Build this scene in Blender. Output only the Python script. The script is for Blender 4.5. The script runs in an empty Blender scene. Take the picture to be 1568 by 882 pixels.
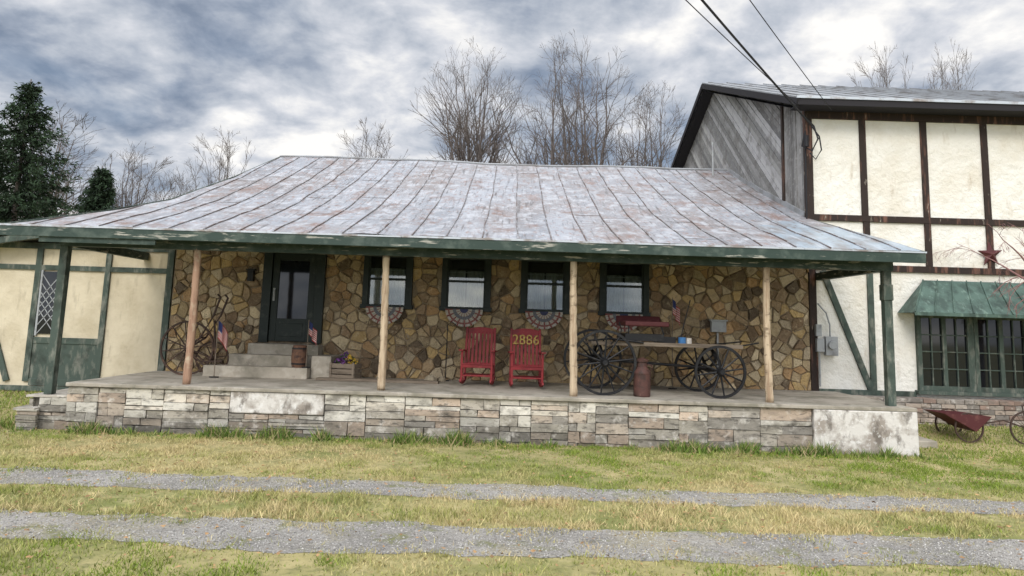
import bpy, math, random
import numpy as np
from mathutils import Vector, Matrix
random.seed(7)
rng = np.random.default_rng(7)
S = bpy.context.scene
R = random.uniform

# ------------------------------------------------------------------ helpers
def link(o, parent=None):
    S.collection.objects.link(o)
    if parent: o.parent = parent
    return o

def empty(name, loc=(0, 0, 0), rz=0):
    o = bpy.data.objects.new(name, None)
    o.location = loc; o.rotation_euler = (0, 0, rz)
    o.empty_display_size = .3
    return link(o)

class MB:
    def __init__(s): s.v = []; s.f = []; s.c = []
    def add(s, vs, fs, col=(1, 1, 1)):
        o = len(s.v); s.v += [tuple(v) for v in vs]
        s.f += [tuple(o + i for i in f) for f in fs]
        s.c += [col] * len(fs)
    def box(s, x0, x1, y0, y1, z0, z1, col=(1, 1, 1), j=0):
        vs = [(x, y, z) for z in (z0, z1) for y in (y0, y1) for x in (x0, x1)]
        if j: vs = [(x + R(-j, j), y + R(-j, j), z + R(-j, j)) for x, y, z in vs]
        s.add(vs, [(0, 2, 3, 1), (4, 5, 7, 6), (0, 1, 5, 4), (2, 6, 7, 3), (0, 4, 6, 2), (1, 3, 7, 5)], col)
    def beam(s, p0, p1, w, h, up=(0, 0, 1), col=(1, 1, 1)):
        p0 = Vector(p0); p1 = Vector(p1); d = (p1 - p0).normalized(); up = Vector(up)
        r = d.cross(up).normalized(); u = r.cross(d).normalized()
        vs = []
        for p in (p0, p1):
            for a, b in ((-1, -1), (1, -1), (1, 1), (-1, 1)):
                vs.append(p + r * a * w / 2 + u * b * h / 2)
        s.add(vs, [(0, 3, 2, 1), (4, 5, 6, 7), (0, 1, 5, 4), (1, 2, 6, 5), (2, 3, 7, 6), (3, 0, 4, 7)], col)
    def tube(s, pts, rads, n=8, col=(1, 1, 1), cap=True):
        pts = [Vector(p) for p in pts]
        if not hasattr(rads, '__len__'): rads = [rads] * len(pts)
        vs = []; fs = []
        for i, p in enumerate(pts):
            d = (pts[min(i + 1, len(pts) - 1)] - pts[max(i - 1, 0)])
            if d.length < 1e-6: d = Vector((0, 0, 1))
            d.normalize()
            a = Vector((0, 0, 1)) if abs(d.z) < .9 else Vector((1, 0, 0))
            r = d.cross(a).normalized(); u = r.cross(d)
            for k in range(n):
                t = 2 * math.pi * k / n
                vs.append(p + (r * math.cos(t) + u * math.sin(t)) * rads[i])
        for i in range(len(pts) - 1):
            for k in range(n):
                k2 = (k + 1) % n
                fs.append((i * n + k, i * n + k2, (i + 1) * n + k2, (i + 1) * n + k))
        if cap:
            fs.append(tuple(range(n - 1, -1, -1))); m = (len(pts) - 1) * n
            fs.append(tuple(range(m, m + n)))
        s.add(vs, fs, col)
    def ring(s, c, r, w, t, n=40):
        vs = []; fs = []
        for k in range(n):
            a = 2 * math.pi * k / n
            for rr, yy in ((r - t, -w / 2), (r, -w / 2), (r, w / 2), (r - t, w / 2)):
                vs.append((c[0] + rr * math.cos(a), c[1] + yy, c[2] + rr * math.sin(a)))
        for k in range(n):
            k2 = (k + 1) % n
            for q in range(4):
                q2 = (q + 1) % 4
                fs.append((k * 4 + q, k2 * 4 + q, k2 * 4 + q2, k * 4 + q2))
        s.add(vs, fs)
    def wheel(s, c, r, ns, w=.045, t=.045, sr=.014, hr=.06, hl=.2):
        s.ring(c, r, w, t)
        c = Vector(c)
        s.tube([c + Vector((0, -hl / 2, 0)), c + Vector((0, -hl / 4, 0)), c + Vector((0, hl / 4, 0)), c + Vector((0, hl / 2, 0))], [hr * .6, hr, hr, hr * .6], 14)
        for k in range(ns):
            a = 2 * math.pi * (k + .3) / ns; d = Vector((math.cos(a), 0, math.sin(a)))
            s.tube([c + d * hr * .8, c + d * (r * .5), c + d * (r - t * .8)], [sr * 1.25, sr, sr * .85], 6)
    def obj(s, name, mat, parent=None, bevel=0, smooth=False):
        me = bpy.data.meshes.new(name); me.from_pydata(s.v, [], s.f); me.update()
        at = me.color_attributes.new('Col', 'FLOAT_COLOR', 'CORNER')
        tot = np.array([len(f) for f in s.f]); c = np.repeat(np.array(s.c, dtype=np.float32), tot, axis=0)
        c = np.concatenate([c, np.ones((len(c), 1), np.float32)], 1)
        at.data.foreach_set('color', c.ravel())
        me.materials.append(mat)
        if smooth: me.shade_smooth()
        o = bpy.data.objects.new(name, me); link(o, parent)
        if bevel:
            m = o.modifiers.new('b', 'BEVEL'); m.width = bevel; m.segments = 2; m.limit_method = 'ANGLE'
        return o

def tri_mesh(name, V, F, C, mat, parent=None):
    me = bpy.data.meshes.new(name)
    n = len(V); m = len(F)
    me.vertices.add(n); me.vertices.foreach_set('co', V.astype(np.float32).ravel())
    me.loops.add(3 * m); me.loops.foreach_set('vertex_index', F.astype(np.int32).ravel())
    me.polygons.add(m); me.polygons.foreach_set('loop_start', np.arange(0, 3 * m, 3, dtype=np.int32))
    me.update(calc_edges=True); me.validate()
    at = me.color_attributes.new('Col', 'FLOAT_COLOR', 'POINT')
    at.data.foreach_set('color', np.concatenate([C, np.ones((n, 1))], 1).astype(np.float32).ravel())
    me.materials.append(mat)
    return link(bpy.data.objects.new(name, me), parent)

_lat = rng.random((8, 256, 256))
def vn(x, y, s, k=0):
    x = np.asarray(x, float) * s + 1000.3; y = np.asarray(y, float) * s + 1000.7
    xi = np.floor(x).astype(int); yi = np.floor(y).astype(int); fx = x - xi; fy = y - yi
    fx = fx * fx * (3 - 2 * fx); fy = fy * fy * (3 - 2 * fy); L = _lat[k]
    g = lambda a, b: L[a % 256, b % 256]
    return (g(xi, yi) * (1 - fx) + g(xi + 1, yi) * fx) * (1 - fy) + (g(xi, yi + 1) * (1 - fx) + g(xi + 1, yi + 1) * fx) * fy
def fbm(x, y, s, k=0):
    return (vn(x, y, s, k) + .5 * vn(x, y, s * 2.1, (k + 1) % 8) + .25 * vn(x, y, s * 4.3, (k + 2) % 8)) / 1.75

def clip(poly, nx, ny, d):
    """keep nx*x+ny*y<=d"""
    out = []
    for i in range(len(poly)):
        a = poly[i]; b = poly[(i + 1) % len(poly)]
        da = nx * a[0] + ny * a[1] - d; db = nx * b[0] + ny * b[1] - d
        if da <= 0: out.append(a)
        if (da < 0 < db) or (db < 0 < da):
            t = da / (da - db); out.append((a[0] + (b[0] - a[0]) * t, a[1] + (b[1] - a[1]) * t))
    return out

# ------------------------------------------------------------------ materials
def M(name, base, layers=(), rough=.8, metal=0., bump=None, attr=False, spec=.3, coat=0):
    m = bpy.data.materials.new(name); m.use_nodes = True; nt = m.node_tree; N = nt.nodes; L = nt.links
    b = N['Principled BSDF']; b.inputs['Roughness'].default_value = rough; b.inputs['Metallic'].default_value = metal
    b.inputs['Specular IOR Level'].default_value = spec
    tc = N.new('ShaderNodeTexCoord')
    def nz(scale, det=5, dist=0, off=0):
        mp = N.new('ShaderNodeMapping'); mp.inputs['Scale'].default_value = scale if hasattr(scale, '__len__') else (scale,) * 3
        mp.inputs['Location'].default_value = (off, off * 1.7, off * .6)
        L.new(tc.outputs['Object'], mp.inputs[0])
        n = N.new('ShaderNodeTexNoise'); n.inputs['Scale'].default_value = 1; n.inputs['Detail'].default_value = det
        n.inputs['Roughness'].default_value = .62; n.inputs['Distortion'].default_value = dist
        L.new(mp.outputs[0], n.inputs['Vector']); return n.outputs[0]
    if attr:
        a = N.new('ShaderNodeAttribute'); a.attribute_name = 'Col'; cur = a.outputs['Color']
        mx = N.new('ShaderNodeMix'); mx.data_type = 'RGBA'; mx.blend_type = 'MULTIPLY'; mx.inputs[0].default_value = 1
        L.new(cur, mx.inputs[6]); mx.inputs[7].default_value = (*base, 1); cur = mx.outputs[2]
    else:
        r = N.new('ShaderNodeRGB'); r.outputs[0].default_value = (*base, 1); cur = r.outputs[0]
    for i, l in enumerate(layers):
        col, sc, lo, hi = l[:4]; amt = l[4] if len(l) > 4 else 1
        f = nz(sc, 5, 0, 3.1 * i + 1)
        mr = N.new('ShaderNodeMapRange'); mr.inputs[1].default_value = lo; mr.inputs[2].default_value = hi
        mr.inputs[3].default_value = 0; mr.inputs[4].default_value = amt; L.new(f, mr.inputs[0])
        mx = N.new('ShaderNodeMix'); mx.data_type = 'RGBA'; L.new(mr.outputs[0], mx.inputs[0])
        L.new(cur, mx.inputs[6]); mx.inputs[7].default_value = (*col, 1); cur = mx.outputs[2]
    L.new(cur, b.inputs['Base Color'])
    if bump:
        f = nz(bump[0], 6, 0, 5); bp = N.new('ShaderNodeBump'); bp.inputs['Strength'].default_value = bump[1]
        bp.inputs['Distance'].default_value = bump[2]; L.new(f, bp.inputs['Height']); L.new(bp.outputs[0], b.inputs['Normal'])
    return m

def glassmat(name, fac, tint=(1, 1, 1)):
    m = bpy.data.materials.new(name); m.use_nodes = True; nt = m.node_tree; N = nt.nodes; L = nt.links
    N.remove(N['Principled BSDF'])
    t = N.new('ShaderNodeBsdfTransparent'); t.inputs[0].default_value = (*tint, 1)
    g = N.new('ShaderNodeBsdfGlossy'); g.inputs['Roughness'].default_value = .03
    x = N.new('ShaderNodeMixShader'); x.inputs[0].default_value = fac
    L.new(t.outputs[0], x.inputs[1]); L.new(g.outputs[0], x.inputs[2]); L.new(x.outputs[0], N['Material Output'].inputs[0])
    return m

m_fieldstone = M('fieldstone', (1, 1, 1), [((.08, .06, .04), 3.2, .5, .75, .45), ((.58, .48, .32), 9, .55, .72, .55), ((.05, .038, .025), 22, .56, .7, .5)], rough=.85, bump=(16, .9, .05), attr=True)
m_mortar = M('mortar', (.28, .22, .145), [((.13, .10, .07), 4, .45, .65)], rough=.95, bump=(30, .5, .02))
m_ashlar = M('ashlar', (1, 1, 1), [((.13, .115, .095), (2.2, 2.2, 4), .48, .66, .75), ((.70, .66, .59), 6, .54, .7, .55), ((.06, .055, .045), (7, 7, 18), .54, .66, .7)], rough=.88, bump=(24, .6, .025), attr=True)
m_joint = M('ashlar_mortar', (.13, .115, .095), [((.05, .05, .04), 3, .45, .65)], rough=.95, bump=(30, .4, .02))
m_conc = M('concrete', (.38, .34, .28), [((.22, .20, .155), 1.5, .42, .65), ((.48, .44, .37), 5, .55, .75), ((.10, .09, .075), 3.3, .58, .70, .65)], rough=.9, bump=(25, .25, .01))
m_white = M('whitewashed_concrete', (.60, .57, .52), [((.26, .22, .18), 2.2, .46, .58, .85), ((.13, .11, .09), (5, 5, 3), .52, .64, .8), ((.68, .66, .62), 11, .55, .65, .8)], rough=.9, bump=(12, .5, .02))
m_roof = M('roof_metal', (1, 1, 1), [((.205, .180, .168), (.55, .3, .3), .42, .60, .75), ((.40, .41, .43), (4, 2.6, 2.6), .48, .62, .75),
           ((.175, .105, .078), (1.6, 1.0, 1.0), .55, .68, .8), ((.22, .135, .105), (11, 5, 5), .545, .67, .7), ((.07, .063, .062), (15, 1.0, 1.0), .55, .69, .8), ((.50, .51, .53), (18, 12, 12), .57, .69, .65)], rough=.6, metal=.0, bump=((4, 2, 2), .45, .04), attr=True, spec=.35)
m_newroof = M('newer_roof_metal', (.33, .39, .44), [((.24, .22, .21), (3, 1.2, 1.2), .46, .62, .8), ((.50, .54, .58), (6, 1.5, 1.5), .52, .66, .7), ((.15, .10, .08), (9, 4, 4), .58, .68, .8)], rough=.42, metal=.25, bump=((4, 2, 2), .3, .03))
m_seam = M('roof_seam', (.16, .15, .148), [((.12, .08, .065), 1.6, .45, .6), ((.34, .34, .35), 2.5, .52, .63)], rough=.6)
m_newmetal = M('eave_metal', (.46, .49, .52), [((.25, .22, .2), 3, .5, .65)], rough=.45, metal=.3)
m_soffit = M('soffit_boards', (.075, .066, .052), [((.04, .038, .03), (1, 14, 1), .45, .6)], rough=.9)
m_green = M('green_paint', (.030, .050, .040), [((.40, .38, .32), (2.2, 3, 16), .58, .65, .85), ((.085, .11, .09), 4, .5, .7)], rough=.6, bump=(20, .2, .01))
m_dgreen = M('dark_green_paint', (.010, .017, .014), [((.035, .042, .036), 6, .55, .7)], rough=.5)
m_wgreen = M('weathered_green_timber', (.060, .082, .066), [((.22, .22, .18), (9, 9, 3), .50, .66, .7), ((.03, .038, .03), 3, .5, .7)], rough=.75, bump=(15, .3, .01))
m_post = M('peeled_log', (.52, .41, .28), [((.28, .19, .12), (14, 14, 1.2), .46, .60, .85), ((.13, .09, .055), (5, 5, 9), .57, .67, .8)], rough=.7, bump=((18, 18, 3), .4, .02))
m_postred = M('peeled_log_red', (.37, .23, .155), [((.20, .11, .07), (14, 14, 1.2), .45, .62, .8), ((.46, .37, .26), (5, 5, 4), .52, .64, .85)], rough=.7, bump=((18, 18, 3), .4, .02))
m_cream = M('cream_stucco', (.62, .545, .40), [((.50, .43, .30), 1.2, .42, .65), ((.33, .28, .20), (5, 5, 1.3), .57, .72, .6)], rough=.92, bump=(6, .7, .035))
m_stucco = M('white_stucco', (.76, .735, .665), [((.68, .635, .54), .9, .44, .66), ((.44, .36, .26), (3, 3, .8), .59, .72, .65)], rough=.92, bump=(4.5, 1, .06))
m_timber = M('dark_timber', (.030, .020, .016), [((.17, .085, .06), (8, 8, 1.0), .53, .64, .8), ((.34, .30, .24), (10, 10, 3), .64, .71, .7)], rough=.8, bump=(20, .4, .015))
m_timberdk = M('dark_soffit', (.02, .018, .02), rough=.8)
m_boards = M('weathered_boards', (1, 1, 1), [((.09, .08, .07), (3, 3, 3), .48, .66, .6), ((.38, .37, .35), (8, 8, 8), .54, .70, .65)], rough=.9, bump=((3, 20, 20), .5, .02), attr=True)
m_rmetal = M('grey_roof_metal', (.30, .31, .32), [((.18, .175, .17), 1.5, .45, .65)], rough=.55, metal=.1)
m_copper = M('patina_copper', (.085, .135, .11), [((.045, .07, .058), (4, 4, 1.5), .44, .60, .9), ((.19, .27, .22), (9, 9, 2), .55, .70, .65)], rough=.6, metal=.1)
m_glass = glassmat('window_glass', .09, (.8, .85, .83))
m_dark = M('interior_dark', (.006, .007, .008), rough=.5)
m_darkglass = M('dark_glass', (.008, .010, .012), rough=.05, spec=.45)
m_curtain = M('curtain', (.27, .265, .25), [((.12, .12, .12), (20, 1, 2), .42, .62, .7)], rough=.95)
m_red = M('red_paint', (.22, .020, .024), [((.11, .012, .014), 5, .45, .7), ((.27, .12, .10), 22, .60, .7, .6)], rough=.55, bump=(20, .15, .01))
m_black = M('black_iron', (.010, .010, .011), [((.04, .037, .034), 7, .56, .7)], rough=.5)
m_rust = M('rusty_iron', (.13, .068, .043), [((.05, .03, .025), 9, .48, .62), ((.24, .12, .065), 16, .6, .72)], rough=.8, bump=(30, .3, .01))
m_oldwood = M('old_wood', (.20, .16, .12), [((.09, .07, .05), (1.5, 12, 12), .45, .65, .8)], rough=.85, bump=(16, .3, .01))
m_brownred = M('wagon_seat_leather', (.075, .018, .019), [((.13, .05, .042), 6, .55, .7)], rough=.6)
m_attr = M('cloth', (1, 1, 1), rough=.9, attr=True)
m_grey = M('grey_box', (.33, .34, .34), [((.2, .2, .2), 6, .5, .7)], rough=.5, metal=.1)
m_yellow = M('faded_yellow_paint', (.40, .29, .07), [((.22, .06, .03), 30, .5, .62, .8)], rough=.6)
m_blue = M('blue_enamel', (.04, .14, .32), rough=.3)
m_bark = M('bark', (.135, .112, .10), [((.07, .06, .052), (6, 6, 2), .45, .65)], rough=.9)
m_barkred = M('reddish_twigs', (.24, .13, .12), rough=.9)
m_needle = M('needles', (1, 1, 1), rough=.85, attr=True)
m_grass = M('grass_blades', (1, 1, 1), rough=.85, attr=True, spec=.15)
m_ground = M('ground_turf', (.17, .18, .055), [((.36, .30, .14), .45, .40, .60, .85), ((.45, .37, .19), 3, .5, .7, .7), ((.08, .09, .03), 9, .52, .7, .6)], rough=.95, bump=(20, .6, .04))
m_gravel = M('gravel_surface', (.36, .335, .30), [((.23, .215, .19), 1.2, .40, .60, .9), ((.33, .29, .18), .9, .50, .62, .75), ((.50, .48, .44), 45, .52, .62, .7), ((.14, .13, .115), 60, .54, .64, .8), ((.18, .185, .065), 2.2, .57, .67, .85)], rough=.95, bump=(55, 1, .03))
m_stones = M('gravel_stones', (1, 1, 1), rough=.9, attr=True)
m_wire = M('wire', (.012, .012, .014), rough=.6)

# ------------------------------------------------------------------ ground
def gz(x, y):
    y = np.asarray(y, float); t = np.clip((y - 13) / 2.6, 0, 1); t = t * t * (3 - 2 * t)
    t2 = np.clip((y - 30) / 120, 0, 1)
    return .28 * t + t2 * 1.5

def grid(lo, hi, near0, near1, step, far):
    a = list(np.arange(near0, near1 + 1e-6, step)); s = step; v = near1
    while v < hi: s *= 1.5; v += s; a.append(min(v, hi))
    s = step; v = near0
    while v > lo: s *= 1.5; v -= s; a.insert(0, max(v, lo))
    return a
gx = grid(-420, 420, -16, 16, .8, 0); gy = grid(-200, 700, -2, 20, .5, 0)
V = []; F = []
for yy in gy:
    for xx in gx: V.append((xx, yy, float(gz(xx, yy))))
nx_ = len(gx)
for j in range(len(gy) - 1):
    for i in range(nx_ - 1):
        a = j * nx_ + i; F.append((a, a + 1, a + nx_ + 1, a + nx_))
g = MB(); g.add(V, F); g.obj('ground', m_ground, smooth=True)

LANES = [(6.80, 7.76), (8.87, 9.67)]
def edge(x, k): return (fbm(x, np.zeros_like(x) + k * 9.1, .6, k) - .5) * .42 + (fbm(x, np.zeros_like(x) + k, 3.5, k) - .5) * .24
for k, (a, b) in enumerate(LANES):
    xs = np.arange(-70, 70, .08)
    e0 = a + edge(xs, 2 * k); e1 = b + edge(xs, 2 * k + 1)
    mb = MB(); V = []; F = []
    for i in range(len(xs)):
        for q in range(5):
            V.append((xs[i], e0[i] + (e1[i] - e0[i]) * q / 4, .006 - (.002 if q in (0, 4) else 0)))
    for i in range(len(xs) - 1):
        for q in range(4): F.append((i * 5 + q, (i + 1) * 5 + q, (i + 1) * 5 + q + 1, i * 5 + q + 1))
    mb.add(V, F); mb.obj('gravel_track', m_gravel)

def inlane(x, y):
    """signed: >0 inside gravel (metres from edge)"""
    d = np.full(len(x), -9.)
    for k, (a, b) in enumerate(LANES):
        e0 = a + edge(x, 2 * k); e1 = b + edge(x, 2 * k + 1)
        d = np.maximum(d, np.minimum(y - e0, e1 - y))
    return d

# grass blades
def blades(name, x, y, h, w, C, lean=.6):
    n = len(x); z = gz(x, y) - .004
    a = rng.random(n) * 2 * np.pi; dx = np.cos(a) * w / 2; dy = np.sin(a) * w / 2
    b = rng.random(n) * 2 * np.pi; l = rng.random(n) * lean * h
    V = np.empty((n, 3, 3))
    V[:, 0] = np.stack([x - dx, y - dy, z], 1); V[:, 1] = np.stack([x + dx, y + dy, z], 1)
    V[:, 2] = np.stack([x + np.cos(b) * l, y + np.sin(b) * l, z + h], 1)
    F = np.arange(3 * n).reshape(n, 3)
    CC = np.repeat(C[:, None, :], 3, 1); CC[:, :2] *= .7
    return tri_mesh(name, V.reshape(-1, 3), F, CC.reshape(-1, 3), m_grass)

n = 320000
y = np.sqrt(rng.random(n) * (13.4 ** 2 - 5.4 ** 2) + 5.4 ** 2); x = (rng.random(n) * 2 - 1) * (.86 * y + .4)
d = inlane(x, y); pt = fbm(x, y, 2.2, 2)
keep = (d < -.01) | ((d < .25) & (rng.random(n) < .34 * (pt > .46))) | ((pt > .57) & (rng.random(n) < .25)) | (rng.random(n) < .025)
keep &= ~((y > 12.84) & (x > -8.3) & (x < 7.3))
cl = fbm(x, y, 2.5, 3)
keep &= rng.random(n) < np.clip(.35 + (cl - .35) * 2.4, .12, 1)
x = x[keep]; y = y[keep]; d = d[keep]; cl = cl[keep]; n = len(x)
dry = .42 + (fbm(x, y, .55, 5) - .5) * 1.9 + (fbm(x, y, 3, 1) - .5) * 1.2 + rng.normal(0, .15, n)
mid = (y > 7.7) & (y < 8.95); dry[mid] += .30
dry[(d > -.18)] += .22
lawn = y > 9.6; dry[lawn] += np.clip((2.0 - x[lawn]) * .05, -.34, .25) - .05
near = y < 6.9; dry[near] -= .08
dry[y > 12.0] -= .12
dry = np.clip(dry, 0, 1)[:, None]
G1 = np.array([.12, .20, .026]); G2 = np.array([.29, .36, .055]); ST = np.array([.62, .50, .26])
t = rng.random((n, 1)); C = (G1 * t + G2 * (1 - t)) * (1 - dry) + ST * dry; C *= (.65 + .6 * rng.random((n, 1)))
h = (.016 + .036 * rng.random(n)) * (.5 + cl * 1.2); h[mid] *= 1.35
blades('grass', x, y, h, .007 + .006 * rng.random(n), C, 1.4)
# side lawn behind
n = 46000; x = np.concatenate([rng.random(n // 2) * 9 - 17, rng.random(n // 2) * 9 + 7.1]); y = rng.random(n) * 3.4 + 12.8
keep = (x < -8.3) | (x > 7.2); x = x[keep]; y = y[keep]; n = len(x)
C = G1 + (G2 - G1) * rng.random((n, 1)); C = C * (.7 + .5 * rng.random((n, 1))); dd = (rng.random(n) < .3); C[dd] = ST * .8
blades('grass', x, y, .02 + .05 * rng.random(n), .013 + .006 * rng.random(n), C, 1.1)
# weeds at the foot of the porch wall
n = 15000; x = rng.random(n) * 16.4 - 8.8; hh = fbm(x, x * 0, 1.3, 6) * .6 + vn(x, x * 0, 5, 2) * .4; m_ = rng.random(n) < np.clip((hh - .43) * 5, .05, 1)
x = x[m_]; n = len(x); hh = hh[m_]; y = 12.8 - np.abs(rng.normal(0, .16, n)); y[x < -8.2] += rng.random((x < -8.2).sum()) * 1.5
C = np.array([.06, .125, .022]) + (np.array([.22, .30, .06]) - np.array([.06, .125, .022])) * rng.random((n, 1)); dd = rng.random(n) < .22; C[dd] = ST * .7
blades('weeds', x, y, (.03 + .20 * rng.random(n) ** 1.4) * np.clip((hh - .3) * 3, .25, 1.35), .014 + .014 * rng.random(n), C, 1.2)
# gravel stones
def stones(name, x, y, s, C):
    n = len(x); base = np.array([[1, 0, 0], [-1, 0, 0], [0, 1, 0], [0, -1, 0], [0, 0, .7], [0, 0, -.7]], float)
    T = np.array([[0, 2, 4], [2, 1, 4], [1, 3, 4], [3, 0, 4], [2, 0, 5], [1, 2, 5], [3, 1, 5], [0, 3, 5]])
    V = base[None] * (s[:, None, None] * (.6 + .8 * rng.random((n, 6, 1))))
    a = rng.random(n) * 6.28; ca = np.cos(a)[:, None]; sa = np.sin(a)[:, None]
    vx = V[..., 0] * ca - V[..., 1] * sa; vy = V[..., 0] * sa + V[..., 1] * ca
    V = np.stack([vx + x[:, None], vy + y[:, None], V[..., 2] + .008 + gz(x, y)[:, None]], -1)
    F = (T[None] + np.arange(n)[:, None, None] * 6).reshape(-1, 3)
    tri_mesh(name, V.reshape(-1, 3), F, np.repeat(C, 6, 0), m_stones)
n = 42000; y = np.sqrt(rng.random(n) * (9.9 ** 2 - 6.6 ** 2) + 6.6 ** 2); x = (rng.random(n) * 2 - 1) * (.86 * y + .4)
k_ = inlane(x, y) > -.07 + .12 * rng.random(n); x = x[k_]; y = y[k_]; n = len(x)
gcol = (.16 + .36 * rng.random((n, 1)) ** 1.2) * np.array([1, .955, .88])
stones('gravel', x, y, .004 + .009 * rng.random(n) ** 2, gcol)
# fallen leaves
n = 1900; y = np.sqrt(rng.random(n) * (12.8 ** 2 - 5.6 ** 2) + 5.6 ** 2); x = (rng.random(n) * 2 - 1) * .84 * y
s = .012 + .02 * rng.random(n); a = rng.random(n) * 6.28
q = np.stack([np.stack([x + np.cos(a + k) * s * r, y + np.sin(a + k) * s * r, .03 + .02 * rng.random(n)], 1) for k, r in ((0, 1), (1.6, .6), (3.14, 1), (4.7, .6))], 1)
F = (np.array([[0, 1, 2], [0, 2, 3]])[None] + np.arange(n)[:, None, None] * 4).reshape(-1, 3)
C = np.repeat((np.array([.28, .17, .08]) * (.5 + rng.random((n, 1)))), 4, 0)
tri_mesh('fallen_leaves', q.reshape(-1, 3), F, C, m_attr)

# ------------------------------------------------------------------ stone house
H = empty('stone_house')
WY = 16.0; FZ = .8
PR = [(12.6, 3.45, -8.75, 7.07), (14.4, 3.985, -7.95, 6.82), (16.05, 4.50, -7.5, 6.50), (19, 5.60, -7.3, 6.50), (22, 6.84, -7.09, 6.50)]
def prof(d, k):
    return float(np.interp(d, [p[0] for p in PR], [p[k] for p in PR]))
def zroof(x, d): return prof(d, 1) + .05 * (float(vn(x, d, .55, 4)) - .5) + .03 * (float(vn(x, d, 1.7, 5)) - .5) - (.05 * max(0, 1 - abs(d - 21) / 2) * math.sin((x + 7) * .23))
ds = list(np.arange(12.6, 22.01, .2)); 
if ds[-1] < 22: ds.append(22.)
xs = list(np.arange(-8.9, 7.2, .15))
seamx = [-8.9 + .6 * i for i in range(28)]
random.seed(11)
pcol = {}
V = []
for dd_ in ds:
    for xx in xs:
        X = min(max(xx, prof(dd_, 2)), prof(dd_, 3)); V.append((X, dd_, zroof(X, dd_)))
nxr = len(xs); mb = MB(); mbn = MB()
def pc(i, j):
    p = i // 4; s_ = 0 if j < 17 + (p % 3) else 1
    if (p, s_) not in pcol:
        b = R(.225, .30); pcol[(p, s_)] = (b * .98, b * 1.02, b * 1.10)
    return pcol[(p, s_)]
fs = []; cs = []; fn = []
for j in range(len(ds) - 1):
    for i in range(nxr - 1):
        a = j * nxr + i
        if abs(V[a][0] - V[a + 1][0]) < 1e-4 and abs(V[a + nxr][0] - V[a + nxr + 1][0]) < 1e-4: continue
        f = (a, a + 1, a + nxr + 1, a + nxr)
        if i >= 92 and j < 15 - 3 * ((i // 4) % 2): fn.append(f)
        else: fs.append(f); cs.append(pc(i, j))
mb.v = V; mb.f = fs; mb.c = cs; mb.obj('roof', m_roof, H, smooth=True)
mbn.v = V; mbn.f = fn; mbn.c = [(1, 1, 1)] * len(fn); mbn.obj('newer_roof_sheets', m_newroof, H, smooth=True)
mb = MB(); mb.v = [(a, b, c - .06) for a, b, c in V]; mb.f = [f[::-1] for f in fs + fn]; mb.c = [(1, 1, 1)] * len(mb.f); mb.obj('roof_underside', m_soffit, H)
mb = MB(); mb.add([(-7.09, 22, 6.80), (6.5, 22, 6.80), (6.5, 31, 3.4), (-7.09, 31, 3.4)], [(0, 1, 2, 3)], (.3, .31, .33)); mb.obj('roof_back', m_roof, H)
mb = MB(); mb.tube([(x_, 22, zroof(x_, 22) + .02) for x_ in np.arange(-7.12, 6.6, .8)], .035, 8); mb.obj('ridge_cap', m_rmetal, H)
mb = MB()
for k, sx in enumerate(seamx):
    wob = lambda d: sx + .04 * (float(vn(sx * 3, d, .8, 6)) - .5) 
    path = [(wob(dd_), dd_, zroof(sx, dd_) + .008) for dd_ in ds if prof(dd_, 2) - .001 <= sx <= prof(dd_, 3)]
    for p, q in zip(path[:-1], path[1:]): mb.beam(p, (q[0], q[1] + .01, q[2]), .018, .03)
mb.obj('roof_seams', m_seam, H)
mb = MB()
for p in range(27):
    for s_ in range(4):
        dd_ = R(13, 21.5); x0 = seamx[p] + .02; x1 = x0 + .56
        if random.random() < .5 and x0 > prof(dd_, 2) and x1 < prof(dd_, 3): mb.beam((x0, dd_, zroof(x0, dd_) + .001), (x1, dd_ + R(-.03, .03), zroof(x1, dd_) + .001), .012, .006)
mb.obj('sheet_laps', m_seam, H)
mb = MB()
for k in (2, 3):
    sg = -1 if k == 2 else 1
    pts = [(p[k] + sg * .02, p[0], p[1] - .03) for p in PR]
    if k == 3: pts = pts[:3]
    for p, q in zip(pts[:-1], pts[1:]): mb.beam(p, q, .03, .08)
mb.obj('rake_board', m_wgreen, H)
mb = MB()
pts = [(6.47, d_, zroof(6.45, d_) + .05) for d_ in np.arange(16.1, 22.1, .5)]
for p, q in zip(pts[:-1], pts[1:]): mb.beam(p, q, .05, .12)
mb.obj('flashing', m_rmetal, H)
mb = MB(); 
mb.box(-8.77, 7.1, 12.555, 12.595, 3.25, 3.415); mb.box(-8.0, 6.78, 13.03, 13.17, 3.14, 3.30)
mb.box(-7.97, -7.85, 13.18, 16.0, 3.14, 3.30); mb.box(6.6, 6.74, 13.18, 15.95, 3.14, 3.30)
mb.box(-8.1, -6.1, 12.60, 12.63, 3.16, 3.40)
mb.obj('fascia_board', m_green, H, bevel=.006)
mb = MB()
for i in range(-17, 15):
    xx = i * .5; 
    if xx > -7.8 and xx < 6.7: mb.beam((xx, 12.65, 3.34), (xx, 15.95, 4.30), .05, .13)
mb.obj('rafters', m_soffit, H)
mb = MB(); xx = -8.78
while xx < 7.1:
    w = min(2.3, 7.12 - xx); mb.box(xx, xx + w - .006, 12.545, 12.60, 3.42, 3.45 + R(-.004, .004)); xx += w
mb.obj('drip_edge', m_newmetal, H)
mb = MB(); mb.box(-7.27, 6.47, WY, WY + .3, .3, 4.3); mb.obj('front_wall', m_mortar, H)
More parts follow.
